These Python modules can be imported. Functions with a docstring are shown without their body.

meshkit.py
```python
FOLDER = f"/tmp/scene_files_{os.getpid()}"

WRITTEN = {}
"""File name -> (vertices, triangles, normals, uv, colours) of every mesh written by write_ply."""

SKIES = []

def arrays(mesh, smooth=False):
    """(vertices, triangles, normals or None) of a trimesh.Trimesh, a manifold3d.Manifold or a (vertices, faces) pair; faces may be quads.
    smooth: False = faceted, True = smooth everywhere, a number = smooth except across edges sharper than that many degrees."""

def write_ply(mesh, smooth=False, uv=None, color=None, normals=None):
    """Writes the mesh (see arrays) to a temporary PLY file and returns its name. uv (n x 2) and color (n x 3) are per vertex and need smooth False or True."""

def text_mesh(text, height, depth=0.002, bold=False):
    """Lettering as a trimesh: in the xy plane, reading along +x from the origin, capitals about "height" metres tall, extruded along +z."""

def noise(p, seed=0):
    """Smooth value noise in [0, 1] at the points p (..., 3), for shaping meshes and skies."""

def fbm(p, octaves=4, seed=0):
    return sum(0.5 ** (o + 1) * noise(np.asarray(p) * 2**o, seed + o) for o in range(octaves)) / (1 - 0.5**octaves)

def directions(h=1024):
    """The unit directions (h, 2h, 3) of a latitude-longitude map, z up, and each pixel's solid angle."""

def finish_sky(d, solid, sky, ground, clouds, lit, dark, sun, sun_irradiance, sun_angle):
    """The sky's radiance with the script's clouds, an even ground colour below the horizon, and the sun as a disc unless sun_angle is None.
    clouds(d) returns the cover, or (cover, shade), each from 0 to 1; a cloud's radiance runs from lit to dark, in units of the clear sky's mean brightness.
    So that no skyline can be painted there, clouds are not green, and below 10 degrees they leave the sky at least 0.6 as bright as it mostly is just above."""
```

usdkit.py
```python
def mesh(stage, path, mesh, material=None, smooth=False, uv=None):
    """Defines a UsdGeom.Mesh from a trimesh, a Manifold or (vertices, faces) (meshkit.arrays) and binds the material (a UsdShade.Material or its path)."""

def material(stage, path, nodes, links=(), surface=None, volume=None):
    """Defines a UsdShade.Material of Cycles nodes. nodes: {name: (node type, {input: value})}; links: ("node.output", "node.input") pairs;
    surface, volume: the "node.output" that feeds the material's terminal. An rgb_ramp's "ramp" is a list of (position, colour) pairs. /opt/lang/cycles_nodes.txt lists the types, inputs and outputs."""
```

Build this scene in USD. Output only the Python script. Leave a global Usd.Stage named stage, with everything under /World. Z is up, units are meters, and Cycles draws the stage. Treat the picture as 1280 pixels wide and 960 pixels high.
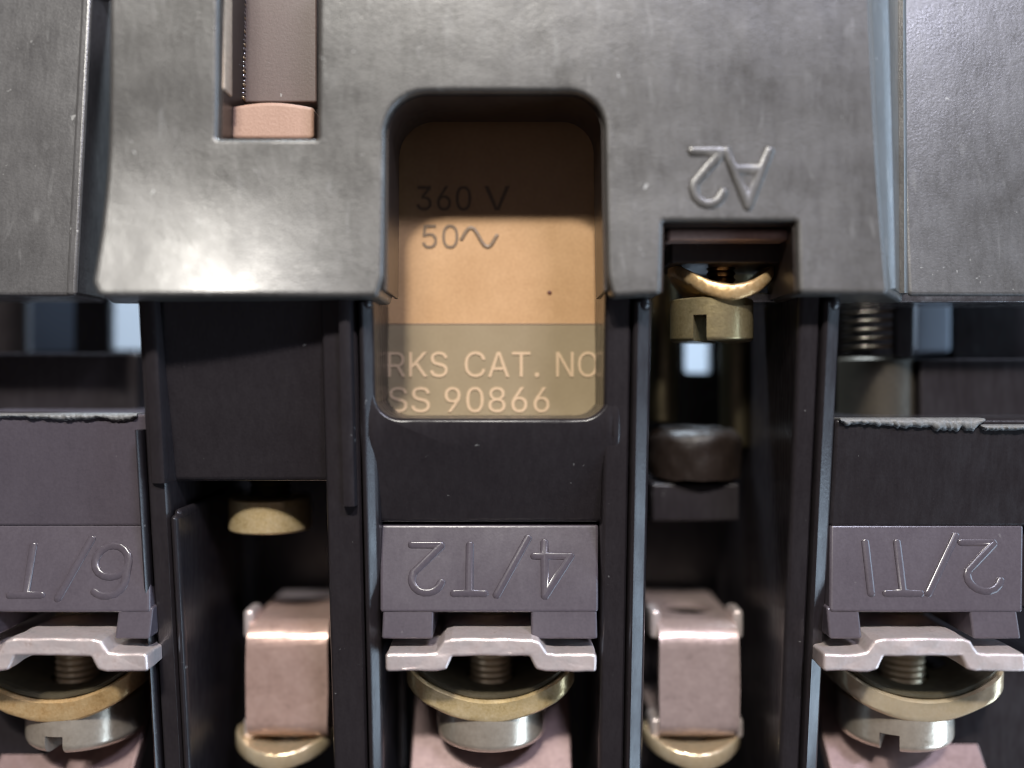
import math, random
import numpy as np
import trimesh, manifold3d as m3, mapbox_earcut
from shapely.geometry import Polygon, LineString, box as sbox
from pxr import Usd, UsdGeom, UsdLux, UsdShade, Gf, Sdf
import usdkit, meshkit

# ----------------------------------------------------------------------------------------------
# One working unit u = 0.05 mm.  X right, Y away from the viewer, Z up; the camera axis runs along +Y.
U = 5e-5
D0 = 1100.0                       # camera distance to the plane y = 0, in working units
stage = Usd.Stage.CreateInMemory()
UsdGeom.SetStageUpAxis(stage, UsdGeom.Tokens.z)
UsdGeom.SetStageMetersPerUnit(stage, 1.0)
UsdGeom.Xform.Define(stage, '/World')
UsdGeom.Scope.Define(stage, '/World/Looks')

# ---- camera ----------------------------------------------------------------------------------
cam = UsdGeom.Camera.Define(stage, '/World/camera')
cam.CreateHorizontalApertureAttr(36.0)
cam.CreateVerticalApertureAttr(27.0)
cam.CreateFocalLengthAttr(36.0 * D0 / 1280.0)
cam.CreateClippingRangeAttr(Gf.Vec2f(0.002, 50.0))
cam.CreateFStopAttr(8.5)
cam.CreateFocusDistanceAttr((D0 + 90) * U)
cam.CreateExposureAttr(0.0)
cx = UsdGeom.Xformable(cam)
cx.AddTranslateOp().Set(Gf.Vec3d(0, -D0 * U, 0))
cx.AddRotateXOp().Set(90.0)

# ---- lamps: a bench under a ceiling lamp, a cool window to the right, a warm lamp to the left ----
def material(name, nodes, links=(), surface=None, volume=None):
    return usdkit.material(stage, '/World/Looks/' + name, nodes, links, surface=surface, volume=volume)

room = material('room_light', {'b': ('background_shader', {'color': (1.0, 0.86, 0.94), 'strength': 0.06})}, surface='b.background')
dome = UsdLux.DomeLight.Define(stage, '/World/room_light')
UsdShade.MaterialBindingAPI.Apply(dome.GetPrim()).Bind(room)

def rect_lamp(name, pos, aim, w, h, intensity, color):
    l = UsdLux.RectLight.Define(stage, '/World/' + name)
    l.CreateWidthAttr(w * U); l.CreateHeightAttr(h * U)
    l.CreateIntensityAttr(intensity); l.CreateColorAttr(Gf.Vec3f(*color))
    p, a = Gf.Vec3d(*[c * U for c in pos]), Gf.Vec3d(*[c * U for c in aim])
    m = Gf.Matrix4d(); m.SetLookAt(p, a, Gf.Vec3d(0, 0, 1))
    UsdGeom.Xformable(l).AddTransformOp().Set(m.GetInverse())
    return l

def lamp_at(name, azimuth, elevation, dist, w, h, irradiance, color, aim=(0, 100, 0)):
    """A rectangular lamp in the given direction as seen from the object (azimuth to the right of the viewer), set by the light it gives."""
    a, e = math.radians(azimuth), math.radians(elevation)
    pos = (aim[0] + dist * math.sin(a) * math.cos(e), aim[1] - dist * math.cos(a) * math.cos(e), aim[2] + dist * math.sin(e))
    return rect_lamp(name, pos, aim, w, h, irradiance * dist * dist / (w * h), color)

lamp_at('ceiling_lamp', -4, 40.5, 9000, 640, 420, 2.8, (1.0, 0.95, 0.87))
lamp_at('window_right', 26, 39.5, 8000, 1500, 620, 1.8, (0.79, 0.80, 1.0))
lamp_at('window_side', 76, 16, 8000, 4200, 3600, 1.5, (0.55, 0.76, 1.0))
lamp_at('window_low', 78, -30, 8000, 4200, 4000, 1.9, (0.62, 0.80, 1.0))
lamp_at('lamp_left', -13, 40.5, 8000, 1200, 620, 1.2, (1.0, 0.97, 0.90))
rect_lamp('backdrop_fill', (-100, 560, 2600), (0, 1000, 150), 900, 300, 260.0, (0.72, 0.86, 1.0))  # added unseen lamp behind the housing, brightens the board in the gaps

# ---- materials -------------------------------------------------------------------------------
POS = {'g': ('geometry', {}), 'm': ('mapping', {'mapping_type': 'point', 'scale': (1 / U,) * 3})}
PL = [('g.position', 'm.vector')]

def plastic(name, dark, light, rough=(0.3, 0.55), grain=0.35, speck=0.0, streak=0.35, spec=0.5, speck_size=0.035, scuff=0.0, wavy=0.0):
    n = dict(POS)
    n.update({
        'big': ('noise_texture', {'scale': 0.012, 'detail': 5.0, 'roughness': 0.6}),
        'fine': ('noise_texture', {'scale': 0.27, 'detail': 3.0, 'roughness': 0.65}),
        'ms': ('mapping', {'mapping_type': 'point', 'scale': (1.0, 1.0, 0.22), 'rotation': (0, 0.25, 0)}),
        'st': ('noise_texture', {'scale': 0.11, 'detail': 4.0, 'roughness': 0.6}),
        'mix': ('mix_float', {'fac': streak}),
        'mix2': ('mix_float', {'fac': 0.5}),
        'col': ('rgb_ramp', {'ramp': [(0.25, dark), (0.75, light)]}),
        'ro': ('map_range', {'from_min': 0.3, 'from_max': 0.7, 'to_min': rough[0], 'to_max': rough[1], 'clamp': True}),
        'wav': ('noise_texture', {'scale': 0.014, 'detail': 2.0, 'roughness': 0.5}),
        'bh': ('math', {'math_type': 'multiply_add', 'value2': wavy}),
        'bmp': ('bump', {'strength': grain, 'distance': 1.2 * U}),
        'sn': ('noise_texture', {'scale': speck_size, 'detail': 1.0, 'roughness': 0.5}),
        'sf': ('noise_texture', {'scale': 0.13, 'detail': 2.0, 'roughness': 0.5}),
        'smul': ('math', {'math_type': 'multiply'}),
        'sr': ('map_range', {'from_min': 0.475, 'from_max': 0.53, 'to_min': 0.0, 'to_max': speck, 'clamp': True}),
        'scn': ('noise_texture', {'scale': 0.075, 'detail': 2.0, 'roughness': 0.55, 'distortion': 0.4}),
        'scr': ('map_range', {'from_min': 0.63, 'from_max': 0.74, 'to_min': 0.0, 'to_max': scuff, 'clamp': True}),
        'scuffed': ('mix_color', {'blend_type': 'mix', 'b': (0.30, 0.30, 0.29)}),
        'dust': ('mix_color', {'blend_type': 'mix', 'b': (0.42, 0.42, 0.40)}),
        'p': ('principled_bsdf', {'specular_ior_level': spec}),
    })
    l = PL + [('m.vector', 'big.vector'), ('m.vector', 'fine.vector'), ('m.vector', 'ms.vector'), ('ms.vector', 'st.vector'),
              ('big.fac', 'mix.a'), ('st.fac', 'mix.b'), ('mix.result', 'mix2.a'), ('fine.fac', 'mix2.b'),
              ('mix2.result', 'col.fac'), ('mix.result', 'ro.value'), ('ro.result', 'p.roughness'),
              ('m.vector', 'wav.vector'), ('wav.fac', 'bh.value1'), ('mix2.result', 'bh.value3'), ('bh.value', 'bmp.height'), ('bmp.normal', 'p.normal'),
              ('m.vector', 'sn.vector'), ('m.vector', 'sf.vector'), ('sn.fac', 'smul.value1'), ('sf.fac', 'smul.value2'),
              ('smul.value', 'sr.value'), ('sr.result', 'dust.fac'), ('col.color', 'dust.a'), ('dust.result', 'scuffed.a'), ('ms.vector', 'scn.vector'), ('scn.fac', 'scr.value'), ('scr.result', 'scuffed.fac'), ('scuffed.result', 'p.base_color')]
    return material(name, n, l, 'p.BSDF')

def metal(name, a, b, rough=(0.22, 0.45), grain=0.25, scale=0.05, metallic=1.0, stretch=(1, 1, 1), tarnish=None):
    n = dict(POS)
    n.update({
        'ms': ('mapping', {'mapping_type': 'point', 'scale': stretch}),
        'n1': ('noise_texture', {'scale': scale, 'detail': 5.0, 'roughness': 0.65}),
        'n2': ('noise_texture', {'scale': scale * 5, 'detail': 3.0, 'roughness': 0.6}),
        'mx': ('mix_float', {'fac': 0.35}),
        'col': ('rgb_ramp', {'ramp': [(0.3, a), (0.7, b)] if tarnish is None else [(0.28, tarnish), (0.42, a), (0.7, b)]}),
        'ro': ('map_range', {'from_min': 0.3, 'from_max': 0.7, 'to_min': rough[1], 'to_max': rough[0], 'clamp': True}),
        'bmp': ('bump', {'strength': grain, 'distance': 1.5 * U}),
        'p': ('principled_bsdf', {'metallic': metallic}),
    })
    l = PL + [('m.vector', 'ms.vector'), ('ms.vector', 'n1.vector'), ('ms.vector', 'n2.vector'), ('n1.fac', 'mx.a'), ('n2.fac', 'mx.b'),
              ('mx.result', 'col.fac'), ('col.color', 'p.base_color'), ('n1.fac', 'ro.value'), ('ro.result', 'p.roughness'),
              ('mx.result', 'bmp.height'), ('bmp.normal', 'p.normal')]
    return material(name, n, l, 'p.BSDF')

M = {
    'cover': plastic('cover_plastic', (0.040, 0.037, 0.033), (0.094, 0.088, 0.080), (0.27, 0.44), 0.5, 0.75, scuff=0.2, spec=0.95, wavy=2.0),
    'flange': plastic('flange_plastic', (0.055, 0.053, 0.052), (0.125, 0.122, 0.120), (0.22, 0.40), 0.5, 0.6, scuff=0.2, spec=0.9, wavy=1.4),
    'housing': plastic('housing_plastic', (0.014, 0.0115, 0.013), (0.026, 0.022, 0.024), (0.20, 0.40), 0.3, 0.3, 0.5),
    'marker': plastic('lilac_lit_plastic', (0.062, 0.052, 0.062), (0.098, 0.084, 0.098), (0.20, 0.28), 0.14, 0.1),  # housing plastic with the lilac glare put into a lighter base colour
    'lining': plastic('clean_brown_plastic', (0.022, 0.015, 0.013), (0.034, 0.024, 0.020), (0.28, 0.42), 0.3, 0.1),
    'burr': plastic('rough_broken_plastic', (0.08, 0.08, 0.08), (0.24, 0.24, 0.235), (0.35, 0.6), 0.9, 0.0),
    'card': plastic('peach_card', (0.45, 0.262, 0.128), (0.64, 0.395, 0.205), (0.28, 0.40), 0.25, 0.0, 0.1, wavy=2.0),
    'cream': plastic('cream_print', (0.56, 0.40, 0.25), (0.66, 0.48, 0.31), (0.32, 0.42), 0.12, 0.0, 0.1),
    'olive_ink': plastic('olive_ink', (0.28, 0.215, 0.13), (0.345, 0.27, 0.165), (0.32, 0.42), 0.12, 0.0, 0.1),
    'grey_ink': plastic('grey_ink', (0.185, 0.125, 0.075), (0.23, 0.155, 0.095), (0.36, 0.45), 0.1, 0.0),
    'dark_ink': plastic('dark_ink', (0.10, 0.03, 0.02), (0.14, 0.05, 0.03), (0.36, 0.45), 0.1, 0.0),
    'brass': metal('brass', (0.60, 0.45, 0.22), (0.88, 0.70, 0.42), (0.24, 0.42), 0.45, 0.05, 0.55, tarnish=(0.34, 0.22, 0.10)),
    'gold': metal('golden_brass', (0.62, 0.40, 0.18), (0.88, 0.64, 0.34), (0.24, 0.42), 0.5, 0.05, 0.6, tarnish=(0.42, 0.25, 0.10)),
    'dull_gold': metal('dull_golden_brass', (0.36, 0.29, 0.15), (0.56, 0.46, 0.26), (0.22, 0.40), 0.5, 0.05, 0.75, tarnish=(0.2, 0.15, 0.07)),
    'pale_brass': metal('pale_brass', (0.58, 0.45, 0.27), (0.74, 0.61, 0.42), (0.22, 0.36), 0.25, 0.03, 0.6),
    'nickel': metal('nickel_plated_steel', (0.60, 0.52, 0.42), (0.82, 0.73, 0.60), (0.2, 0.36), 0.3, 0.03, 0.72, tarnish=(0.34, 0.28, 0.20)),
    'rose': metal('rose_copper_plate', (0.80, 0.68, 0.65), (0.92, 0.83, 0.80), (0.30, 0.48), 0.6, 0.05, 0.65, tarnish=(0.55, 0.42, 0.36)),
    'copper': metal('matt_copper', (0.52, 0.355, 0.30), (0.70, 0.50, 0.43), (0.24, 0.42), 0.6, 0.03, 0.5, tarnish=(0.36, 0.25, 0.21)),
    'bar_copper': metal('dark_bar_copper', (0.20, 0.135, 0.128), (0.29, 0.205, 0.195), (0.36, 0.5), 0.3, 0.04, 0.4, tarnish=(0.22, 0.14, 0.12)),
    'copper_grey': metal('greyed_copper', (0.46, 0.355, 0.335), (0.62, 0.49, 0.46), (0.22, 0.42), 0.8, 0.03, 0.5, tarnish=(0.30, 0.23, 0.215)),
    'brown': plastic('brown_laminate', (0.095, 0.066, 0.058), (0.145, 0.104, 0.094), (0.4, 0.55), 0.3, 0.5),
    'tan': metal('tan_laminate', (0.38, 0.29, 0.21), (0.60, 0.47, 0.36), (0.4, 0.6), 0.6, 0.12, 0.2, (0.1, 1, 1.6)),
    'endcap': plastic('pink_fibre', (0.36, 0.215, 0.155), (0.50, 0.32, 0.24), (0.45, 0.6), 0.7, 0.0),
    'rust': plastic('rusty_iron', (0.007, 0.005, 0.004), (0.026, 0.017, 0.013), (0.3, 0.55), 0.9, 0.0, spec=0.3),
    'bronze': metal('dark_bronze', (0.10, 0.075, 0.055), (0.22, 0.16, 0.11), (0.2, 0.3), 0.1, 0.05),
    'shade_olive': metal('shade_olive_metal', (0.075, 0.062, 0.038), (0.135, 0.112, 0.07), (0.42, 0.6), 0.3, 0.04, 0.4),  # painted shade tone for the hollow above each washer
    'dull_olive': metal('dull_olive_brass', (0.045, 0.037, 0.027), (0.085, 0.072, 0.052), (0.42, 0.6), 0.2, 0.04, 0.5),
    'olive': metal('olive_brass', (0.17, 0.14, 0.085), (0.26, 0.22, 0.135), (0.32, 0.46), 0.2, 0.04),
    'steel': metal('steel', (0.62, 0.63, 0.64), (0.80, 0.81, 0.82), (0.16, 0.3), 0.15, 0.05),
    'pale': plastic('pale_plastic', (0.42, 0.47, 0.55), (0.52, 0.57, 0.65), (0.4, 0.55), 0.2, 0.0),
    'grey': plastic('dim_gap_grey', (0.16, 0.19, 0.25), (0.22, 0.26, 0.33), (0.4, 0.5), 0.2, 0.0),  # tone of the added block that dims the left opening
    'bench': plastic('white_board', (0.70, 0.74, 0.80), (0.78, 0.82, 0.88), (0.5, 0.7), 0.1, 0.0),
}

# ---- scene helpers ---------------------------------------------------------------------------
used = {}
def fresh(parent, name):
    k = (parent, name); n = used.get(k, 0); used[k] = n + 1
    return f'{parent}/{name}' if n == 0 else f'{parent}/{name}_{n:03d}'

def tag(p, label=None, category=None, group=None, kind=None):
    for k, v in (('label', label), ('category', category), ('group', group), ('kind', kind)):
        if v: p.SetCustomDataByKey(k, v)

def thing(name, base, label, category, group=None, kind=None):
    path = fresh('/World', name)
    x = UsdGeom.Xform.Define(stage, path)
    x.AddTranslateOp().Set(Gf.Vec3d(*[c * U for c in base]))
    tag(x.GetPrim(), label, category, group, kind)
    return path, np.array(base, float)

def put(parent, name, mesh, mat, smooth=35, label=None):
    """One Mesh prim under a thing (path, base) or under a part (its returned handle)."""
    ppath, base = parent
    path = fresh(ppath, name)
    if hasattr(mesh, 'to_mesh'):
        q = mesh.to_mesh(); mesh = trimesh.Trimesh(q.vert_properties[:, :3], q.tri_verts, process=True)
    elif isinstance(mesh, (list, tuple)):
        mesh = trimesh.util.concatenate(list(mesh))
    mesh = mesh.copy(); mesh.vertices = (mesh.vertices - base) * U
    pr = usdkit.mesh(stage, path, mesh, M[mat], smooth=smooth)
    if label: tag(pr.GetPrim(), label)
    return path, base

def W(px, py, y=0.0):
    """X, Z of the point that stands at depth y on the sight line through a spot measured in the photograph."""
    s = 1 + y / D0
    return (px - 640.0) * s, (480.0 - py) * s

def round_poly(pts, radii, n=7):
    """Closed polygon with filleted corners; radii is a number or one per corner."""
    pts = [np.array(p, float) for p in pts]; k = len(pts); out = []
    radii = [radii] * k if np.isscalar(radii) else radii
    for i in range(k):
        a, b, c = pts[i - 1], pts[i], pts[(i + 1) % k]; r = radii[i]
        if r <= 0: out.append(b); continue
        u, v = (a - b), (c - b); lu, lv = np.linalg.norm(u), np.linalg.norm(v); u /= lu; v /= lv
        ang = math.acos(np.clip(u @ v, -1, 1)); t = min(r / max(math.tan(ang / 2), 1e-6), 0.48 * lu, 0.48 * lv); r = t * math.tan(ang / 2)
        bis = (u + v) / np.linalg.norm(u + v); o = b + bis * (r / math.sin(ang / 2))
        p0, p1 = b + u * t - o, b + v * t - o
        a0, a1 = math.atan2(p0[1], p0[0]), math.atan2(p1[1], p1[0]); d = (a1 - a0 + math.pi) % (2 * math.pi) - math.pi
        out += [o + r * np.array([math.cos(a0 + d * s), math.sin(a0 + d * s)]) for s in np.linspace(0, 1, n)]
    return np.array(out)

def ccw(p):
    x, y = p[:, 0], p[:, 1]
    return p if (x * np.roll(y, -1) - y * np.roll(x, -1)).sum() > 0 else p[::-1]

def inset(p, d):
    """Moves a CCW ring inwards by d along mitred normals."""
    e = np.roll(p, -1, 0) - p; e /= np.maximum(np.linalg.norm(e, axis=1, keepdims=True), 1e-9)
    nrm = np.stack([-e[:, 1], e[:, 0]], 1); a, b = np.roll(nrm, 1, 0), nrm
    m = a + b; m /= np.maximum((m * b).sum(1, keepdims=True), 0.25)
    return p + m * d

def loft(rings, loft_caps=True):
    """Solid through rings of equal length (each n x 3), capped at both ends (the caps are nearly flat in XZ)."""
    n = len(rings[0]); v = np.vstack(rings); f = []
    for k in range(len(rings) - 1):
        for i in range(n):
            j = (i + 1) % n; a, b, c, d = k * n + i, k * n + j, (k + 1) * n + j, (k + 1) * n + i
            f += [(a, b, c), (a, c, d)]
    for k, flip in ((0, True), (len(rings) - 1, False)):
        r = rings[k][:, [0, 2]].astype(np.float64)
        t = mapbox_earcut.triangulate_float64(np.ascontiguousarray(r), np.array([n], np.uint32)).reshape(-1, 3)
        if loft_caps: v = np.vstack([v, rings[k]]); t = t + len(v) - n
        else: t = t + k * n
        f += [tuple(q[::-1]) if flip else tuple(q) for q in t]
    m = trimesh.Trimesh(v, np.array(f), process=False)
    w = trimesh.Trimesh(v, np.array(f)); w.merge_vertices()
    if w.volume < 0: m.invert()
    return m

def plate(poly, y0, y1, bevel=4.0, tilt=None, steps=4, refine=None, foot=None):
    """Slab with the outline poly (XZ), front face at y0, back at y1, rounded front edge; tilt(X, Z) adds depth;
    foot(X, Z) -> dX spreads the ring at the back."""
    p = ccw(np.asarray(poly, float)); rings = []
    if bevel:   # convex corners must be rounder than the bevel, or the inset rings would fold over
        q = ccw(np.array(Polygon(p).buffer(-bevel * 1.12, join_style=2).buffer(bevel * 1.12, quad_segs=6).simplify(0.05).exterior.coords)[:-1])
        p = q
    prof = [(bevel * (1 - math.sin(a)), bevel * (1 - math.cos(a))) for a in np.linspace(0, math.pi / 2, steps + 1)] if bevel else [(0, 0)]
    prof = [(d, h) for d, h in prof]
    for d, h in prof:
        q = inset(p, d); rings.append((q, y0 + h))
    rings.append((p.copy(), y1))
    out = []
    for i, (q, y) in enumerate(rings):
        q = q.copy()
        if foot is not None and i == len(rings) - 1: q[:, 0] += np.array([foot(a, b) for a, b in q])
        out.append(np.stack([q[:, 0], y * np.ones(len(q)), q[:, 1]], 1))
    if not refine:
        for o in out: o[:, 1] += np.array([tilt(a, b) for a, b in o[:, [0, 2]]]) if tilt else 0.0
        return loft(out)
    q = mf(loft(out)).refine_to_length(refine).to_mesh()
    v = np.array(q.vert_properties[:, :3], float); v[:, 1] += np.array([tilt(a, b) for a, b in v[:, [0, 2]]])
    return trimesh.Trimesh(v, np.array(q.tri_verts), process=False)

def rect(x0, x1, z0, z1): return [(x0, z0), (x1, z0), (x1, z1), (x0, z1)]

def mf(t):
    t = t.copy(); t.merge_vertices()
    return m3.Manifold(m3.Mesh(np.asarray(t.vertices, np.float32), np.asarray(t.faces, np.uint32)))

def block(x0, x1, y0, y1, z0, z1, r=3.0, n=8):
    """Rounded box: hull of eight spheres."""
    r = min(r, (x1 - x0) / 2.01, (y1 - y0) / 2.01, (z1 - z0) / 2.01)
    s = m3.Manifold.sphere(r, n)
    return m3.Manifold.batch_hull([s.translate((x, y, z)) for x in (x0 + r, x1 - r) for y in (y0 + r, y1 - r) for z in (z0 + r, z1 - r)])

def lathe(profile, cx, cy, n=64):
    """Revolves (r, z) points about the vertical through (cx, cy); closed solid."""
    cs = m3.CrossSection([ccw(np.array(profile, float))])
    m = m3.Manifold.revolve(cs, n)
    return m.translate((cx, cy, 0))

def capsule_chain(pts, r, flat=0.4, n=14):
    s = m3.Manifold.sphere(r, n).scale((1, flat, 1)); parts = []
    for a, b in zip(pts[:-1], pts[1:]):
        parts.append(m3.Manifold.batch_hull([s.translate(tuple(a)), s.translate(tuple(b))]))
    return m3.Manifold.batch_boolean(parts, m3.OpType.Add)

def arc(cx, cy, rx, ry, a0, a1, n=10):
    return [(cx + rx * math.cos(math.radians(a)), cy + ry * math.sin(math.radians(a))) for a in np.linspace(a0, a1, n)]

GLYPH = {   # strokes in a box w x 1, upright
    '2': (0.62, [arc(.31, .70, .29, .29, 165, -25, 10) + [(.05, .03), (.06, .0), (.62, .0)]]),
    '4': (0.66, [[(.48, 0), (.48, 1.0), (.02, .26), (.66, .26)]]),
    '6': (0.62, [[(.56, .90)] + arc(.34, .66, .32, .33, 60, 180, 7) + arc(.31, .31, .31, .31, 180, 520, 16)]),
    'T': (0.60, [[(.0, 1), (.60, 1)], [(.30, 1), (.30, 0)]]),
    '1': (0.20, [[(.12, 0), (.12, 1.0)]]),
    '3': (0.60, [arc(.28, .75, .27, .25, 150, -90, 9) + arc(.28, .26, .30, .26, 90, -150, 10)]),
    '/': (0.70, [[(.0, 0), (.62, 1.0)]]),
    'A': (0.74, [[(0, 0), (.37, 1.0), (.74, 0)], [(.13, .33), (.61, .33)]]),
}

def raised(ch, x0, x1, ztop, zbot, face, r, proud=1.0):
    """A moulded character standing upside down between x0..x1 and zbot..ztop on the face y = face(X, Z)."""
    w, strokes = GLYPH[ch]; parts = []
    for st in strokes:
        pts = []
        for u, v in st:
            X = x1 - (u / w) * (x1 - x0); Z = ztop - v * (ztop - zbot)
            pts.append((X, face(X, Z) + 1.0 - proud, Z))
        parts.append(capsule_chain(pts, r))
    return m3.Manifold.batch_boolean(parts, m3.OpType.Add)

# ---- backdrop: the white board behind, seen through the gaps ----------------------------------------
pb = fresh('/World', 'backdrop')
bm = trimesh.creation.box(extents=(5200 * U, 60 * U, 4200 * U)); bm.apply_translation((0, 1250 * U, 0))
tag(usdkit.mesh(stage, pb, bm, M['bench']).GetPrim(), 'pale blue white board seen bright through the small gaps', 'backdrop', kind='structure')

# ================================ the dark moulded housing =============================================
Hs = thing('contactor_housing', (0, 200, -560), 'black moulded plastic switch housing with upright ribs and marker blocks below the grey cover', 'housing')

# back wall with the openings that let the light through
def rect_px(x0, x1, y0, y1, y):
    a, b = W(x0, y1, y), W(x1, y0, y); return sbox(a[0], a[1], b[0], b[1])
yb = 430
wall = sbox(-1250, -899, 1250, 1000)
for o in ((136, 182, 360, 437), (30, 93, 360, 440), (856, 888, 400, 466)):
    wall = wall.difference(rect_px(*o, yb).buffer(-6).buffer(6))
wm = trimesh.util.concatenate([trimesh.creation.extrude_polygon(g, 24, engine='earcut') for g in ([wall] if wall.geom_type == 'Polygon' else wall.geoms)])
wm.apply_transform(np.array([[1, 0, 0, 0], [0, 0, 1, yb], [0, 1, 0, 0], [0, 0, 0, 1.0]])); wm.fix_normals()
put(Hs, 'back_wall', wm, 'housing')

# ribs: swept upright, their front edge leaning back towards the bottom
def rib_front(Z): return 22 + (112 - Z) * 0.135
def sweep_rib(profile, z0, z1, back=432, n=10, lean=rib_front, cap=True):
    """profile: list of (X, dy) front outline from left to right; dy is measured behind the leaning front line."""
    rings = []
    for Z in np.linspace(z1, z0, n):
        f = lean(Z)
        ring = [(x, f + d, Z) for x, d in profile] + [(profile[-1][0], back, Z), (profile[0][0], back, Z)]
        rings.append(np.array(ring))
    m = len(rings[0]); v = np.vstack(rings); fs = []
    for k in range(len(rings) - 1):
        for i in range(m):
            j = (i + 1) % m; fs += [(k * m + i, k * m + j, (k + 1) * m + j), (k * m + i, (k + 1) * m + j, (k + 1) * m + i)]
    for k in (0, len(rings) - 1):
        r = np.ascontiguousarray(rings[k][:, :2], dtype=np.float64)
        fs += [tuple(t) for t in mapbox_earcut.triangulate_float64(r, np.array([m], np.uint32)).reshape(-1, 3) + k * m]
    t = trimesh.Trimesh(v, np.array(fs), process=False); t.fix_normals(); return t

def bumps(x0, x1, depth, k=0.72):
    """Front of a bead from x0 to x1: a narrow crown and a broad chamfer towards the right."""
    d = k * (x1 - x0 - 9)
    return [(x0, 12), (x0 + 1.5, 4), (x0 + 4, 0.8), (x0 + 6.5, 0), (x0 + 9, 1.2), (x1 - 5, d - 3.2), (x1 - 2, d), (x1, d + 6)]

ZB = -899
ribs = [(-482, -441, 12), (-247, -177, 21), (119, 181, 26), (368, 424, 26)]
for i, (x0, x1, bead) in enumerate(ribs):
    fl = x1 - bead
    prof = [(x0, 14), (x0 + 2, 8), (x0 + 6, 5), (fl - 5, 5), (fl - 2, 8), (fl - 1, 14)]
    rb = put(Hs, 'rib', sweep_rib(prof, ZB, 121), 'housing', 40)
    ztop = 118 if i >= 1 else -165
    # rounded bead along the right-hand edge of each rib, ending in a rounded nose
    bz = [(ztop - 18, 0.0)]
    bead_prof = bumps(fl, x1, 15, (1.15, 0.86, 0.66, 0.6)[i])
    bm_ = sweep_rib(bead_prof, ZB, ztop - 14)
    c, r = (fl + x1) / 2, (x1 - fl) / 2
    nose = m3.Manifold.sphere(r, 20).scale((1, 15 / r, 1)).translate((c, rib_front(ztop - 14) + 15, ztop - 14))
    nose_body = block(fl + .5, x1 - .5, rib_front(ztop) + 16, 400, ztop - 40, ztop - 2, 6)
    q = (nose + nose_body).to_mesh()
    put(rb, 'bead', [bm_, trimesh.Trimesh(q.vert_properties[:, :3], q.tri_verts)], 'housing', 40)
# thin outer fin on the first rib and the strips that run up beside the square blocks
put(Hs, 'fin', sweep_rib([(-494, 10), (-492, 3), (-489, 0), (-486, 3), (-484, 10)], ZB, -60), 'housing', 40)
put(Hs, 'fin', sweep_rib([(-476, 8), (-472, 0), (-460, -4), (-455, -2), (-453, 8)], -130, 121), 'housing', 40)
put(Hs, 'fin', sweep_rib([(-222, 2), (-220, -8), (-212, -10), (-206, -8), (-204, 2)], -160, 121), 'housing', 40)

# square block between the first two ribs
c0, c1, c2, c3 = W(199, 602, 88), W(427, 602, 88), W(427, 366, 30), W(199, 366, 30)
put(Hs, 'square_block', plate(round_poly([c0, c1, c2, c3], 6, 4), 30, 300, 7, tilt=lambda X, Z: (112 - Z) * 0.236), 'housing')
# block that carries the lower half of the window, with its round-bottomed notch
f = 46
P = lambda x, y, d=f: W(x, y, d)
pts = [P(449, 660), P(777, 660), P(777, 368), P(759, 368), P(759, 523), P(468, 523), P(468, 368), P(449, 368)]
wf = plate(round_poly(pts, [2, 2, 2, 4, 34, 34, 4, 2], 9), f, 190, 6, refine=30, tilt=lambda X, Z: max(0, -62 - Z) * 0.38)
put(Hs, 'window_frame', wf, 'housing')

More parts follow.
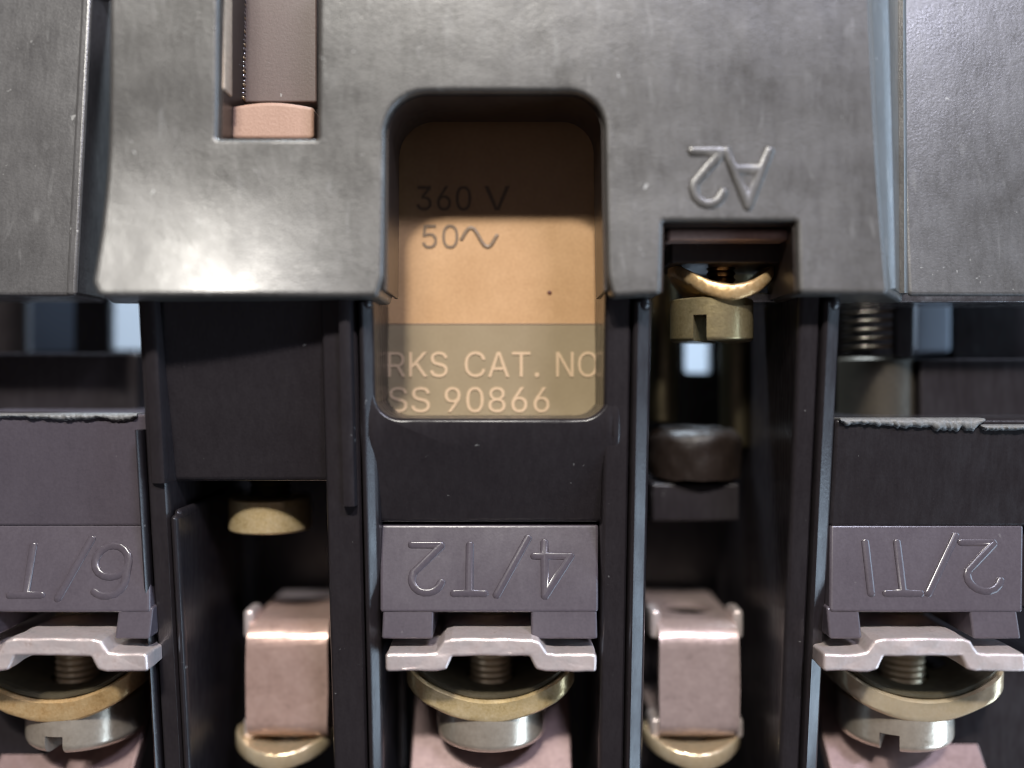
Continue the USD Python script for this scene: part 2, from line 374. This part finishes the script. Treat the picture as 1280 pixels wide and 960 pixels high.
# marker blocks with moulded inscriptions and the two tabs under each
MT = 0.30
def mark_face(X, Z): return 66 + (Z + 310) * MT
def marker(px0, px1, chars, tabs, top=655, bot=766):
    y = 68
    x0, z0 = W(px0, bot, y); x1, z1 = W(px1, top, 102)
    x1 = W(px1, 0, y)[0]
    tl = lambda X, Z: mark_face(X, Z) - 66
    mk = put(Hs, 'marker_block', plate(round_poly([(x0, z0), (x1, z0), (x1 * (1 + (z1 - z0) * MT / D0), z1), (x0 * (1 + (z1 - z0) * MT / D0), z1)], 3, 3), 66, 330, 4, tilt=tl), 'marker')
    for ch, a, b, t, bt in chars:
        yc_ = 85
        xa, za = W(a, t, yc_); xb, zb = W(b, bt, yc_)
        put(mk, 'raised_character', raised(ch, xa, xb, za, zb, mark_face, 5.6), 'marker', 60)
    for a, b in tabs:
        xa, zt = W(a, 767, 60); xb, zb = W(b, 799, 60)
        put(mk, 'tab', plate(round_poly(rect(xa, xb, zb, zt + 6), [3, 3, 1, 1], 4), 68, 320, 3, tilt=lambda X, Z: (Z + 310) * MT), 'marker')
    return mk
marker(475, 748, [('2', 514, 554, 683, 740), ('T', 568, 606, 683, 740), ('/', 616, 660, 675, 742), ('4', 668, 715, 680, 743)], [(477, 541), (664, 747)])
marker(-70, 188, [('3', -48, -9, 684, 742), ('T', 18, 57, 684, 742), ('/', 74, 110, 676, 746), ('6', 118, 160, 684, 744)], [(-60, -12), (143, 187)])
marker(1037, 1279, [('1', 1078, 1096, 680, 740), ('T', 1104, 1146, 680, 740), ('/', 1150, 1200, 672, 740), ('2', 1206, 1250, 680, 738)], [(1037, 1078), (1217, 1277)])
marker(1289, 1420, [], [])

# the ledges above the left and right markers, their upper edges broken and rough
def ledge(px0, px1, pyt, mat, name='ledge'):
    x0, z1 = W(px0, pyt, 78); x1, z0 = W(px1, 662, 78)
    return put(Hs, name, plate(round_poly(rect(x0, x1, z0, z1), 4, 3), 78, 330, 5, tilt=lambda X, Z: (Z + 50) * -0.15), mat)
lg = ledge(-90, 190, 517, 'marker'); lg2 = ledge(1044, 1420, 524, 'housing')  # left ledge takes the lilac-lit tone, right one the plain housing
rng = np.random.default_rng(5)
def burr(x0, x1, pyt, thick, y, seed, amp):
    """Ragged moulding flash along a ledge's front edge."""
    n = 70; xs = np.linspace(x0, x1, n); rr = np.random.default_rng(seed); v, fs = [], []
    base = meshkit.fbm(np.stack([xs * 0.02, xs * 0, xs * 0], 1), 4, seed)
    for i, px in enumerate(xs):
        env = min(1, (i + 2) / 6, (n - i + 1) / 6)
        h = thick * (0.35 + 1.2 * base[i] ** 1.5 * amp) * env * (1 + 0.10 * rr.normal())
        X, Zt = W(px, pyt - 1.5, y); _, Zb = W(px, pyt + max(h, 1), y)
        for (dy, Z) in ((0, Zt), (-4 + rr.normal() * .8, Zt - (Zt - Zb) * .3), (-5 + rr.normal(), Zt - (Zt - Zb) * .7), (0, Zb), (20, Zb), (20, Zt)):
            v.append((X, y + dy, Z))
    m = 6
    for i in range(n - 1):
        for k in range(m):
            j = (k + 1) % m; fs += [(i * m + k, i * m + j, (i + 1) * m + j), (i * m + k, (i + 1) * m + j, (i + 1) * m + k)]
    for o in (0, (n - 1) * m): fs += [(o, o + 1, o + 2), (o, o + 2, o + 3), (o, o + 3, o + 4), (o, o + 4, o + 5)]
    t = trimesh.Trimesh(np.array(v), np.array(fs), process=False); t.fix_normals(); return t
put(lg, 'ragged_edge', burr(-20, 172, 518, 8, 76, 3, 1.3), 'burr', 70)
put(lg2, 'ragged_edge', burr(1049, 1230, 524, 13, 76, 8, 1.1), 'burr', 70)
put(lg2, 'ragged_edge', burr(1225, 1330, 532, 6, 76, 12, 0.8), 'burr', 70)

# dark partitions deep inside the recesses
def deep(px0, px1, py0, py1, y0, y1, name='partition', r=5, mat='housing'):
    a = W(px0, py1, y0); b = W(px1, py0, y0)
    return put(Hs, name, block(a[0], b[0], y0, y1, a[1], b[1], r), mat)
deep(94, 137, 360, 520, 412, 429)
deep(-120, 32, 360, 520, 412, 429)
deep(-120, 172, 441, 530, 260, 428)
deep(285, 298, 676, 955, 330, 428)
deep(935, 990, 372, 960, 270, 428)
deep(815, 925, 604, 652, 215, 400)
deep(1150, 1420, 448, 540, 215, 428)
deep(1192, 1420, 340, 452, 326, 428)
deep(1119, 1144, 360, 447, 204, 300)  # post added to stand in for shade over the right half of the spring
deep(470, 528, 820, 960, 330, 428)
deep(708, 745, 820, 960, 330, 428)
deep(498, 506, 800, 960, 250, 320, 'thin_web', 2)
deep(-20, 60, 860, 1010, 190, 420)
deep(1165, 1330, 830, 1010, 200, 420)

# ================================ the grey cover ==========================================================
Cv = thing('coil_cover', (0, 60, 112), 'dusty dark grey moulded plastic cover with a tall round-cornered window and the raised marking A2', 'cover')
TILT = -0.015
def hood_y(Z, X=0.0):
    t = min(1.0, max(0.0, (X + 440) / 300)); t = t * t * (3 - 2 * t)      # the lower edge curls forward, most of all at the left
    return (Z - 112) * TILT - 48 * (1 - 0.68 * t) * max(0.0, 1 - (Z - 100) / 240.0) ** 2 - 0.0003 * min(0.0, X + 330) ** 2
def HP(px, py):
    y = 0.0
    for _ in range(8): y = hood_y((480 - py) * (1 + y / D0), (px - 640) * (1 + y / D0))
    return W(px, py, y)
hood = [(137, -110), (115, 352), (122, 369), (466, 371), (472, 371), (479, 345), (481, 114), (755, 114), (759, 345), (766, 371),
        (827, 367), (829, 277), (996, 277), (998, 367), (1112, 368), (1084, -110), (399, -110), (397, 173), (271, 173), (275, -110)]
rad = [0, 10, 12, 0, 8, 6, 52, 46, 6, 8, 5, 3, 3, 5, 7, 0, 0, 3, 3, 0]
hp = round_poly([HP(*p) for p in hood], rad, 8)
def spread(X, Z):
    if X > 440: return 66 - max(0, Z - 112) * 0.02
    if X < -480: return -34
    return 0
front = plate(hp, 0, 112, 6, tilt=lambda X, Z: hood_y(Z, X), steps=5, foot=spread, refine=22)
shell = put(Cv, 'front_shell', front, 'cover', 40)
def hood_face(X, Z): return hood_y(Z, X)
for ch, a, b, t, bt in (('2', 866, 906, 189, 256), ('A', 908, 962, 189, 258)):
    xa, za = HP(a, t); xb, zb = HP(b, bt)
    put(shell, 'raised_character', raised(ch, xa, xb, za, zb, hood_face, 7.0, 1.0), 'cover', 60)
# lower flanges to the left and right
fy = 100
def FP(x, y): return W(x, y, fy)
fl_pts = [FP(-140, -110), FP(98, -110), FP(93, 370), FP(-140, 370)]
fl1 = put(Cv, 'flange', plate(round_poly(fl_pts, [2, 8, 4, 2], 5), fy, 190, 6, tilt=lambda X, Z: max(0, Z - 112) * 0.095), 'flange')
fr_pts = [FP(1137, -110), FP(1440, -110), FP(1440, 370), FP(1135, 370)]
fl2 = put(Cv, 'flange', plate(round_poly(fr_pts, [2, 2, 4, 4], 5), fy, 190, 6, tilt=lambda X, Z: max(0, Z - 112) * 0.095), 'flange')
a, b = FP(84, 370), FP(98, -108)
put(fl1, 'border', plate(round_poly([(a[0], a[1]), (b[0], a[1]), (b[0] + 2, b[1]), (a[0] + 2, b[1])], 3, 3), fy - 7, 170, 5, tilt=lambda X, Z: max(0, Z - 112) * 0.095), 'flange')
# stepped edge along the right-hand side of the cover, catching the window light
rings = []
for Z in np.linspace(122, 700, 10):
    k = min(1.0, (Z - 118) / 480); yh = hood_y(Z, 470); y1 = yh + 44; y2 = 84 + 0.045 * (Z - 118)
    xh = (1110 - 21 * k - 640) * (1 + yh / D0)
    x1 = (1119 - 12 * k - 640) * (1 + y1 / D0); x2 = (1130 - 2 * k - 640) * (1 + y2 / D0)
    pr = [(xh - 14, yh + 20), (xh + 1, yh + 16), (x1 - 9, y1 - 6), (x1 - 3, y1 - 6), (x1 + 2, y1 - 1), (x1 + 4, y1 + 8), (x2 - 7, y2 - 3), (x2 - 2, y2 - 6), (x2 + 3, y2 - 3), (x2 + 8, y2 + 7), (x2 + 10, 170), (xh - 14, 170)]
    rings.append(np.array([(x, y, Z) for x, y in pr]))
m = len(rings[0]); v = np.vstack(rings); fs = []
for k in range(len(rings) - 1):
    for i in range(m):
        j = (i + 1) % m; fs += [(k * m + i, k * m + j, (k + 1) * m + j), (k * m + i, (k + 1) * m + j, (k + 1) * m + i)]
for k in (0, len(rings) - 1):
    fs += [tuple(t) for t in mapbox_earcut.triangulate_float64(np.ascontiguousarray(rings[k][:, :2], dtype=np.float64), np.array([m], np.uint32)).reshape(-1, 3) + k * m]
t = trimesh.Trimesh(v, np.array(fs), process=False); t.fix_normals()
put(shell, 'stepped_edge', t, 'cover', 45)
def lining(name, px_pts, radii, y0, y1, th=2.0):
    pth = round_poly([HP(*p) for p in px_pts], radii, 9)
    pg = LineString(pth).buffer(th, cap_style=2, join_style=1).simplify(0.1)
    q = mf(plate(np.array(pg.exterior.coords)[:-1], y0, y1, 0)).refine_to_length(30).to_mesh()
    v = np.array(q.vert_properties[:, :3], float); v[:, 1] += np.array([hood_y(z, x) for x, y_, z in v])
    return put(Cv, name, trimesh.Trimesh(v, np.array(q.tri_verts), process=False), 'lining', 40)
lining('window_lining', [(480, 362), (481, 114), (755, 114), (758.5, 362)], [0, 52, 46, 0], 12, 122)
lining('notch_lining', [(827.5, 364), (829, 277), (996, 277), (998, 364)], [0, 3, 3, 0], 9, 122)
lining('slot_lining', [(399, -100), (397, 173), (271, 173), (275, -100)], [0, 3, 3, 0], 12, 122)
# inner walls behind the face: window surround, slot floor
put(Cv, 'inner_shelf', block(W(470, 0, 60)[0], W(770, 0, 60)[0], 62, 190, W(0, 113, 60)[1] + 2, 640, 5), 'housing')
put(Cv, 'slot_floor', block(-420, -255, 125, 150, 300, 640, 3), 'cover')
put(Cv, 'top_wall', block(-660, 640, 150, 190, 560, 760, 4), 'cover')

# ================================ rating card ==========================================================
cy = 160
def CP(x, y): return W(x, y, cy)
Rc = thing('rating_card', (0, cy, 0), 'peach coloured rating card with dark lettering behind the cover window', 'card')
cdz0, cdz1 = CP(0, 545)[1], CP(0, 100)[1]
cb = put(Rc, 'card', block(-200, 135, cy, cy + 8, cdz0, cdz1, 1.5), 'card')
bz = CP(0, 405)[1]
put(Rc, 'olive_band', block(-199, 134, cy - 1.4, cy + 2, cdz0 + 1, bz, 0.6), 'olive_ink', label='olive brown printed band across the lower half')
put(Rc, 'band_edge', block(-199, 134, cy - 1.7, cy + 1, bz - 1.5, bz + 0.8, 0.5), 'grey_ink')

def printed(text, px0, px1, pyb, h_px, mat, lift, bold=False):
    """Flat lettering on the card whose capitals stand on pyb and run from px0 to px1."""
    s = 1 + cy / D0; cap = h_px * s
    t = meshkit.text_mesh(text, 100.0, 1.0, bold)
    t.vertices[:, :2] *= cap / 100.0
    b0, b1 = t.bounds[0][0], t.bounds[1][0]
    k = (px1 - px0) * s / (b1 - b0)
    v = t.vertices.copy(); x = (v[:, 0] - b0) * k
    X0, Z0 = CP(px0, pyb)
    t.vertices = np.stack([X0 + x, cy - lift + (1 - v[:, 2]) * 0.9 - 0.3, Z0 + v[:, 1]], 1)
    t.fix_normals(); return t
put(Rc, 'printed_word', printed('360', 521, 589, 263, 30, 'g', 1.0), 'grey_ink', False)
put(Rc, 'printed_word', printed('V', 606, 637, 263, 30, 'g', 1.0), 'grey_ink', False)
put(Rc, 'printed_word', printed('50', 528, 573, 310, 29, 'g', 1.0), 'grey_ink', False)
wv = []
for t_ in np.linspace(0, 1, 22):
    px = 577 + 44 * t_; py = 297 - 12 * math.sin(2 * math.pi * (t_ * 1.06 - 0.03)) * (1.0)
    X, Z = CP(px, py); wv.append((X, cy - 0.2, Z))
put(Rc, 'wave_sign', capsule_chain(wv, 3.1, 0.4, 8), 'grey_ink', 60)
for tx, a, b, base in (('WO', 433, 481, 471), ('RKS', 485, 560, 471), ('CAT.', 581, 674, 471), ('NO.', 695, 757, 471), ('B', 458, 478, 515), ('SS', 486, 538, 515), ('90866', 556, 687, 515)):
    put(Rc, 'printed_word', printed(tx, a, b, base, 31, 'c', 2.4), 'cream', False)
X, Z = CP(687, 366)
put(Rc, 'dark_speck', m3.Manifold.sphere(3.4, 12).scale((1, .4, 1)).translate((X, cy, Z)), 'dark_ink', 60)

# ================================ terminal clamps =====================================================
def hat_plate(xc, y0, y1, zc, half_l, half_r, raise_half, up, th, shift=0):
    """Stepped clamp plate: flat wings and a raised middle, swept in depth, with rounded front edges."""
    top = [(-half_l, 0), (-raise_half - 18, 0), (-raise_half - 6, 2), (-raise_half + 4, up - 3), (-raise_half + 14, up), (raise_half - 14, up), (raise_half - 4, up - 3), (raise_half + 6, 2), (raise_half + 18, 0), (half_r, 0)]
    bot = [(half_r, -th), (raise_half + 4, -th), (raise_half - 8, -th + 3), (raise_half - 16, up - th), (-raise_half + 16, up - th), (-raise_half + 8, -th + 3), (-raise_half - 4, -th), (-half_l, -th)]
    p = np.array([(xc + x, zc + z) for x, z in top + bot])
    return plate(round_poly(p, 3, 3), y0, y1, 3.5, steps=3)

def bent_washer(xc, yc, zc, r, th, hole, sag, steps=72, rough_seed=1, ry=0.86, square=None, th_edge=3.5):
    """Round saddle washer: zc is the underside at its lowest line; sides rise by sag; edges slightly rounded."""
    c = m3.Manifold.cylinder(th, r, r, steps).translate((0, 0, 0)) - m3.Manifold.cylinder(th * 3, hole, hole, 40).translate((0, 0, -th))
    e = m3.Manifold.batch_hull([m3.Manifold.cylinder(th - 7, r, r, steps).translate((0, 0, 3.5)), m3.Manifold.cylinder(th, r - 3.5, r - 3.5, steps)])
    if square:   # a saddle strip with rounded corners, from square[0] in front of the axis to square[1] behind it
        p = round_poly([(-r, -square[0]), (r, -square[0]), (r, square[1]), (-r, square[1])], 34, 10)
        big = m3.CrossSection([ccw(p)]); small = m3.CrossSection([ccw(inset(ccw(p), 4.0))])
        e = m3.Manifold.batch_hull([m3.Manifold.extrude(big, th - 2 * th_edge).translate((0, 0, th_edge)), m3.Manifold.extrude(small, th)])
        c = (e - m3.Manifold.cylinder(th * 3, hole, hole, 40).translate((0, 0, -th))).refine_to_length(12)
    else:
        c = (c ^ e).scale((1, ry, 1)).refine_to_length(14)
    q = c.to_mesh(); v = np.array(q.vert_properties[:, :3], float); fs = np.array(q.tri_verts)
    k = sag / r ** 2
    rr = np.hypot(v[:, 0], v[:, 1])
    v[:, 2] += k * v[:, 0] ** 2 + (meshkit.fbm(v * 0.03, 3, rough_seed) - .5) * 3
    v[:, 0] *= 1 - 0.10 * (sag / r) * (np.abs(v[:, 0]) / r)
    v[:, 1] += (meshkit.fbm(v * 0.04 + 9, 3, rough_seed + 4) - .5) * 3
    return trimesh.Trimesh(v + (xc, yc, zc), fs, process=False)

def thread(xc, yc, z0, z1, r, pitch=9.0, depth=3.2):
    prof = [(0, z0)]; z = z0; k = 0
    while z <= z1: prof.append((r - (depth if k % 2 else 0), z)); z += pitch / 2; k += 1
    prof.append((0, prof[-1][1]))
    return lathe(prof, xc, yc, 40)

def screw_head(xc, yc, zb, zt, r, slot_angle=None, slot_w=26, slot_d=26, round_=9):
    prof = [(0, zb)] + [(r - round_ + round_ * math.sin(a), zb + round_ - round_ * math.cos(a)) for a in np.linspace(0, math.pi / 2, 6)] + [(r, zt - 2), (r - 2, zt), (0, zt)]
    h = lathe(prof, xc, yc, 72)
    if slot_angle is not None:
        s = m3.Manifold.cube((4 * r, slot_w, slot_d * 2), True).rotate((0, 0, slot_angle)).translate((xc, yc, zb))
        h = h - s
    return h

def terminal(px, label, slot, dx=(0, 0), head_dx=0, seed=1, washer_mat='brass', off=0, sag=47, hl=125, hr=125):
    axis_y = 195
    xc = (px - 640) * (1 + axis_y / D0)
    T = thing('terminal_clamp', (xc, axis_y, -506), label, 'terminal clamp', 'terminal clamps with stepped plate, bent washer and slotted screw')
    z_p = W(0, 814, 54)[1]
    xp = (px - 640 + off) * (1 + 54 / D0)
    pl = hat_plate(xp, 42, 318, z_p, hl + 12, hr + 12, 66, 20, 23)
    hole = m3.Manifold.cylinder(200, 38, 38, 40).translate((xc, axis_y, z_p - 100))
    q = (mf(pl) - hole).refine_to_length(9).to_mesh(); v = np.array(q.vert_properties[:, :3], float)
    v += (np.stack([meshkit.fbm(v * 0.035 + seed * 7, 3, seed + k) for k in (1, 2, 3)], 1) - .5) * (2.5, 5.0, 4.5)
    put(T, 'clamp_plate', trimesh.Trimesh(v, np.array(q.tri_verts), process=False), 'rose', 40)
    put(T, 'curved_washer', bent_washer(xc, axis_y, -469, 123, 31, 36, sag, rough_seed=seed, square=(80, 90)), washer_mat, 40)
    inner = bent_washer(xc, axis_y, -469 + 31.5, 118, 8, 36, sag * 0.955, rough_seed=seed + 3, square=(76, 88), th_edge=1.2)  # extra layer whose dark colour stands in for the shaded bowl
    put(T, 'washer_shade_layer', inner, 'shade_olive', 40, label='added dark olive layer standing in for shade in the washer hollow')
    put(T, 'screw_shank', thread(xc, axis_y, -440, z_p + 92, 31), 'pale_brass', 30)
    hx = xc + head_dx
    put(T, 'screw_head', screw_head(hx, axis_y, -514, -452, 79, slot, round_=14), 'nickel', 40)
    return T
terminal(98, 'brass terminal clamp below the marking 6/T, its screw slot facing the viewer', 84, head_dx=12, seed=2, washer_mat='gold', off=-26, hl=114, hr=110)
terminal(614, 'brass terminal clamp below the marking 4/T2, its screw slot out of sight', 8, seed=7)
terminal(1128, 'brass terminal clamp below the marking 2/T1, screw slot at the right', 62, head_dx=-12, seed=11, washer_mat='pale_brass', off=20, hl=116, hr=122)

# copper bars behind the screw heads
def bar(px0, px1, label, top=755):
    y = 352
    x0, zt = W(px0, top, y); x1 = W(px1, 0, y)[0]
    p = fresh('/World', 'terminal_bar')
    m = plate(round_poly(rect(x0, x1, -700, zt), 3, 3), y, y + 26, 3, tilt=lambda X, Z: (Z - zt) * 0.9)
    m.vertices *= U
    tag(usdkit.mesh(stage, p, m, M['bar_copper'], smooth=35).GetPrim(), label, 'terminal bar', 'flat copper terminal bars behind the screws')
bar(72, 224, 'flat pinkish copper bar behind the slotted screw below the marking 6/T')
bar(528, 706, 'flat pinkish copper bar behind the screw below the marking 4/T2')
bar(990, 1162, 'flat pinkish copper bar behind the slotted screw below the marking 2/T1')

# ================================ contact straps =======================================================
def strap(px0, px1, label, lug_left, mat_top, front=196, holed=True):
    x0 = W(px0, 0, front)[0]; x1 = W(px1, 0, front)[0]; xc = (x0 + x1) / 2
    zt = W(0, 782, front + 6)[1]; zb = W(0, 920, front)[1]
    T = thing('contact_strap', (xc, front, zb), label, 'contact strap', 'folded copper contact straps')
    th = 12; ro = 30; back = 400
    outer = [(back, zt)] + [(front + ro - ro * math.sin(a), zt - ro + ro * math.cos(a)) for a in np.linspace(0, math.pi / 2, 9)]
    r2 = 22
    outer += [(front + r2 - r2 * math.cos(a), zb + r2 - r2 * math.sin(a)) for a in np.linspace(0, math.pi / 2, 7)] + [(back, zb)]
    ls = LineString(outer).buffer(-0.0)
    body = LineString(outer).buffer(th / 2, cap_style=2, join_style=1)
    m = trimesh.creation.extrude_polygon(body.simplify(0.3), x1 - x0, engine='earcut')
    # extrude axes (y, z) + X
    v = m.vertices; m.vertices = np.stack([x0 + v[:, 2], v[:, 0], v[:, 1]], 1); m.fix_normals()
    mm = mf(m)
    hole = m3.Manifold.cylinder(60, 40, 40, 40).translate((xc, front + 90, zt - 30))
    mm = ((mm - hole) if holed else mm).refine_to_length(16)
    q = mm.to_mesh(); vv = np.array(q.vert_properties[:, :3], float)
    bulge = 1 + 0.035 * np.exp(-((vv[:, 2] - (zt + zb) / 2) / 70) ** 2)
    vv[:, 0] = xc + (vv[:, 0] - xc) * bulge
    vv[:, 1] += (meshkit.fbm(vv * 0.02, 3, 3) - .5) * 5
    put(T, 'folded_strip', trimesh.Trimesh(vv, np.array(q.tri_verts), process=False), mat_top, 40)
    for side in (-1, 1):
        for z, hh in ((zt - 10, 44), (zb - 2, 32)):
            if side == 1 and lug_left: continue
            xx = x0 - 12 if side < 0 else x1 - 4
            put(T, 'lug', block(xx, xx + 17, front + 14, front + 60, z - hh * .3, z + hh * .7, 6), 'rose')
    return T, xc, zb
strap(310, 409, 'folded copper strap low in the recess between the markings 6/T and 4/T2', True, 'copper', holed=False)
strap(825, 922, 'folded copper strap with a dark round hole on top, below the rusty collar', False, 'copper_grey')
for px, lab, sd in ((358, 'curved brass washer edge under the folded strap left of the centre terminal', 21), (863, 'curved brass washer edge under the folded strap right of the centre terminal', 22)):
    yy = 240; xc = (px - 640) * (1 + yy / D0)
    p = fresh('/World', 'strap_washer')
    m = bent_washer(xc, yy, W(0, 968, 165)[1], 76, 24, 24, 20, rough_seed=sd); m.vertices *= U
    tag(usdkit.mesh(stage, p, m, M['pale_brass'], smooth=40).GetPrim(), lab, 'washer', 'washers under the contact straps')

# ================================ screw set deep between the first two ribs =====================================
yy = 200; xc = (338 - 640) * (1 + yy / D0); zt = W(0, 626, yy - 50)[1]; zb = W(0, 670, yy - 60)[1]
R = thing('recessed_screw', (xc, yy, zb), 'round brass screw head set deep in the dark recess below the square block', 'screw')
stage.GetPrimAtPath(R[0]).SetCustomDataByKey('label', 'round brass screw head set deep in the dark recess below the square block')
put(R, 'screw_head', screw_head(xc, yy, zb, zt, 59, None, round_=5), 'brass', 40)
put(R, 'screw_shank', thread(xc, yy, zt - 4, zt + 150, 30), 'olive', 30)

# ================================ coil terminal in the A2 notch =================================================
yy = 112; xc = (901 - 640) * (1 + yy / D0)
Ct = thing('coil_terminal', (xc, yy, 50), 'small brass coil terminal screw with curved washer in the notch under the raised A2', 'terminal clamp')
zc_ = W(0, 373, 42)[1]
put(Ct, 'curved_washer', bent_washer(xc, yy, zc_, 76, 20, 22, 40, rough_seed=31), 'gold', 40)
a = W(834, 300, 26); b = W(988, 285, 26)
put(Ct, 'clamp_plate', block(a[0], b[0], 26, 180, a[1], b[1], 5), 'copper')
a2, b2 = W(838, 329, 58), W(984, 302, 58)
put(Ct, 'dark_filler_block', block(a2[0], b2[0], 58, 180, a2[1], b2[1], 4), 'lining')  # added dark block filling the dark gap under the plate, hides the shank
put(Ct, 'screw_shank', thread(xc, yy, zc_, b[1] - 6, 20, 8), 'bronze', 30)  # dark metal chosen to put the shade of the notch into the shank
hx = (889 - 640) * (1 + yy / D0)
put(Ct, 'screw_head', screw_head(hx, yy, W(0, 425, 55)[1], zc_ + 4, 56, 62, 18, 34, 5), 'dull_gold', 40)

# brass posts, rusty collar
for px0, px1, lab, y in ((812, 851, 'upright brass post left of the bright gap under the coil terminal', 236), (905, 946, 'upright greenish brass post right of the bright gap under the coil terminal', 262)):
    x0, x1 = W(px0, 0, y)[0], W(px1, 0, y)[0]; r = (x1 - x0) / 2; z0 = W(0, 528 if px0 < 850 else 560, y)[1]
    p = fresh('/World', 'brass_post')
    t = lathe([(0, z0)] + [(r - 3, z0), (r, z0 + 4), (r, 190), (0, 190)], (x0 + x1) / 2, y + r, 48).to_mesh()
    m = trimesh.Trimesh(t.vert_properties[:, :3] * U, t.tri_verts)
    tag(usdkit.mesh(stage, p, m, M['olive'], smooth=40).GetPrim(), lab, 'post', 'brass posts under the coil terminal')
yy = 262; xc = (868 - 640) * (1 + yy / D0); zt = W(0, 535, yy)[1]; zb = W(0, 600, yy - 60)[1]
prof = [(44, zt - 20), (46, zt - 4), (54, zt), (62, zt - 3), (70, zt - 12), (72, zt - 26), (70, zb), (44, zb)]
cl = (lathe(prof, xc, yy, 60) + lathe([(0, zb), (46, zb), (46, zt - 26), (0, zt - 26)], xc, yy, 40)).refine_to_length(9).to_mesh()
v = np.array(cl.vert_properties[:, :3], float); v += (np.stack([meshkit.fbm(v * .05, 3, s) for s in (1, 2, 3)], 1) - .5) * 6
p = fresh('/World', 'rusty_collar')
tag(usdkit.mesh(stage, p, trimesh.Trimesh(v * U, cl.tri_verts), M['rust'], smooth=50).GetPrim(), 'dark rusty round collar with a hollow top under the brass posts', 'collar')

# ================================ spring, bushing and block at the right =======================================
yy = 262; xc = (1094 - 640) * (1 + yy / D0); r = 50
z0, z1 = W(0, 442, yy)[1], 190
pts = [(xc + r * math.cos(a), yy + r * math.sin(a), z0 + (z1 - z0) * a / (2 * math.pi * 11)) for a in np.linspace(0, 2 * math.pi * 11, 11 * 28)]
def tube(pts, r, n=8):
    P_ = np.array(pts); T_ = np.gradient(P_, axis=0); T_ /= np.linalg.norm(T_, axis=1, keepdims=True)
    up = np.array([0, 0, 1.0]); A = np.cross(T_, up); A /= np.linalg.norm(A, axis=1, keepdims=True); B = np.cross(A, T_)
    ang = np.linspace(0, 2 * np.pi, n, endpoint=False)
    v = (P_[:, None] + r * (np.cos(ang)[None, :, None] * A[:, None] + np.sin(ang)[None, :, None] * B[:, None])).reshape(-1, 3); f_ = []
    for i in range(len(P_) - 1):
        for k in range(n):
            j = (k + 1) % n; f_ += [(i * n + k, i * n + j, (i + 1) * n + j), (i * n + k, (i + 1) * n + j, (i + 1) * n + k)]
    t = trimesh.Trimesh(v, np.array(f_), process=False); t.fix_normals(); return t
sp = tube(pts, 2.8); sp.vertices *= U
tag(usdkit.mesh(stage, fresh('/World', 'coil_spring'), sp, M['bronze'], smooth=60).GetPrim(), 'small dark bronze coil spring standing on the brass bushing at the right', 'spring')
zt_ = W(0, 446, yy - 50)[1]
bu = lathe([(0, -60), (56, -60), (56, zt_ - 4), (52, zt_), (0, zt_)], xc, yy, 60).to_mesh()
tag(usdkit.mesh(stage, fresh('/World', 'brass_bushing'), trimesh.Trimesh(bu.vert_properties[:, :3] * U, bu.tri_verts), M['dull_olive'], smooth=40).GetPrim(), 'dull olive brass bushing under the coil spring at the right', 'bushing')
a = W(1143, 442, 318); b = W(1191, 370, 318)
q = block(a[0], b[0], 318, 420, a[1], b[1] + 25, 9).to_mesh()
tag(usdkit.mesh(stage, fresh('/World', 'spacer_block'), trimesh.Trimesh(q.vert_properties[:, :3] * U, q.tri_verts), M['pale'], smooth=40).GetPrim(), 'pale bluish grey block with rounded corners right of the coil spring', 'block')
a = W(22, 446, 600); b = W(100, 350, 600)  # block added behind the left opening so the bright board looks dimmer
q = block(a[0], b[0], 600, 660, a[1], b[1] + 60, 9).to_mesh()
tag(usdkit.mesh(stage, fresh('/World', 'spacer_block'), trimesh.Trimesh(q.vert_properties[:, :3] * U, q.tri_verts), M['grey'], smooth=40).GetPrim(), 'dim blue grey block added behind the upper left opening to dim it', 'block')
a = W(917, 378, 105); b = W(1340, 366, 105)
q = block(a[0], b[0], 105, 186, a[1], b[1], 2).to_mesh()
tag(usdkit.mesh(stage, fresh('/World', 'steel_strip'), trimesh.Trimesh(q.vert_properties[:, :3] * U, q.tri_verts), M['steel'], smooth=40).GetPrim(), 'thin bright steel strip along the lower edge of the cover at the right', 'strip')

# ================================ slide bar in the slot of the cover ======================================
Sb = thing('slide_bar', (-300, 60, 330), 'brown bar with pink end and toothed edge in the upper left slot of the cover', 'slide bar')
ys = 96
a = W(303, 128, ys); b = W(396, -110, ys)
put(Sb, 'body', block(a[0], b[0], ys, 124, a[1], b[1] + 60, 3), 'brown', label='flat purplish brown face')
e0 = 52
z1_, z0_ = W(0, 129, e0)[1], W(0, 174, e0)[1]
xa, xb = W(284, 0, e0)[0], W(392, 0, e0)[0]
top = [(xb - (xb - xa) * t, z1_ - 5 + 7 * math.sin(math.pi * t)) for t in np.linspace(0, 1, 9)]
put(Sb, 'end_block', plate(round_poly([(xa, z0_), (xb, z0_)] + top, 2, 2), e0, 96, 5), 'endcap', label='pinkish tan end block')
a = W(277, 128, 60); b = W(290, -110, 60)
put(Sb, 'ridged_strip', block(-371, -362, 8, 40, a[1], b[1] + 60, 2), 'tan', label='tan ridged strip')
rt = np.random.default_rng(3)
for i in range(24):
    py = 122 - i * 5.6
    x0, z0 = W(297 + rt.normal() * .6, py + 2.2, 90); x1, z1 = W(303, py - 2.0, 90)
    put(Sb, 'tooth', block(x0, x1 + 3, 90 + rt.normal(), 112, z0, z1, 1.6, 6), 'steel' if i % 3 else 'pale_brass')
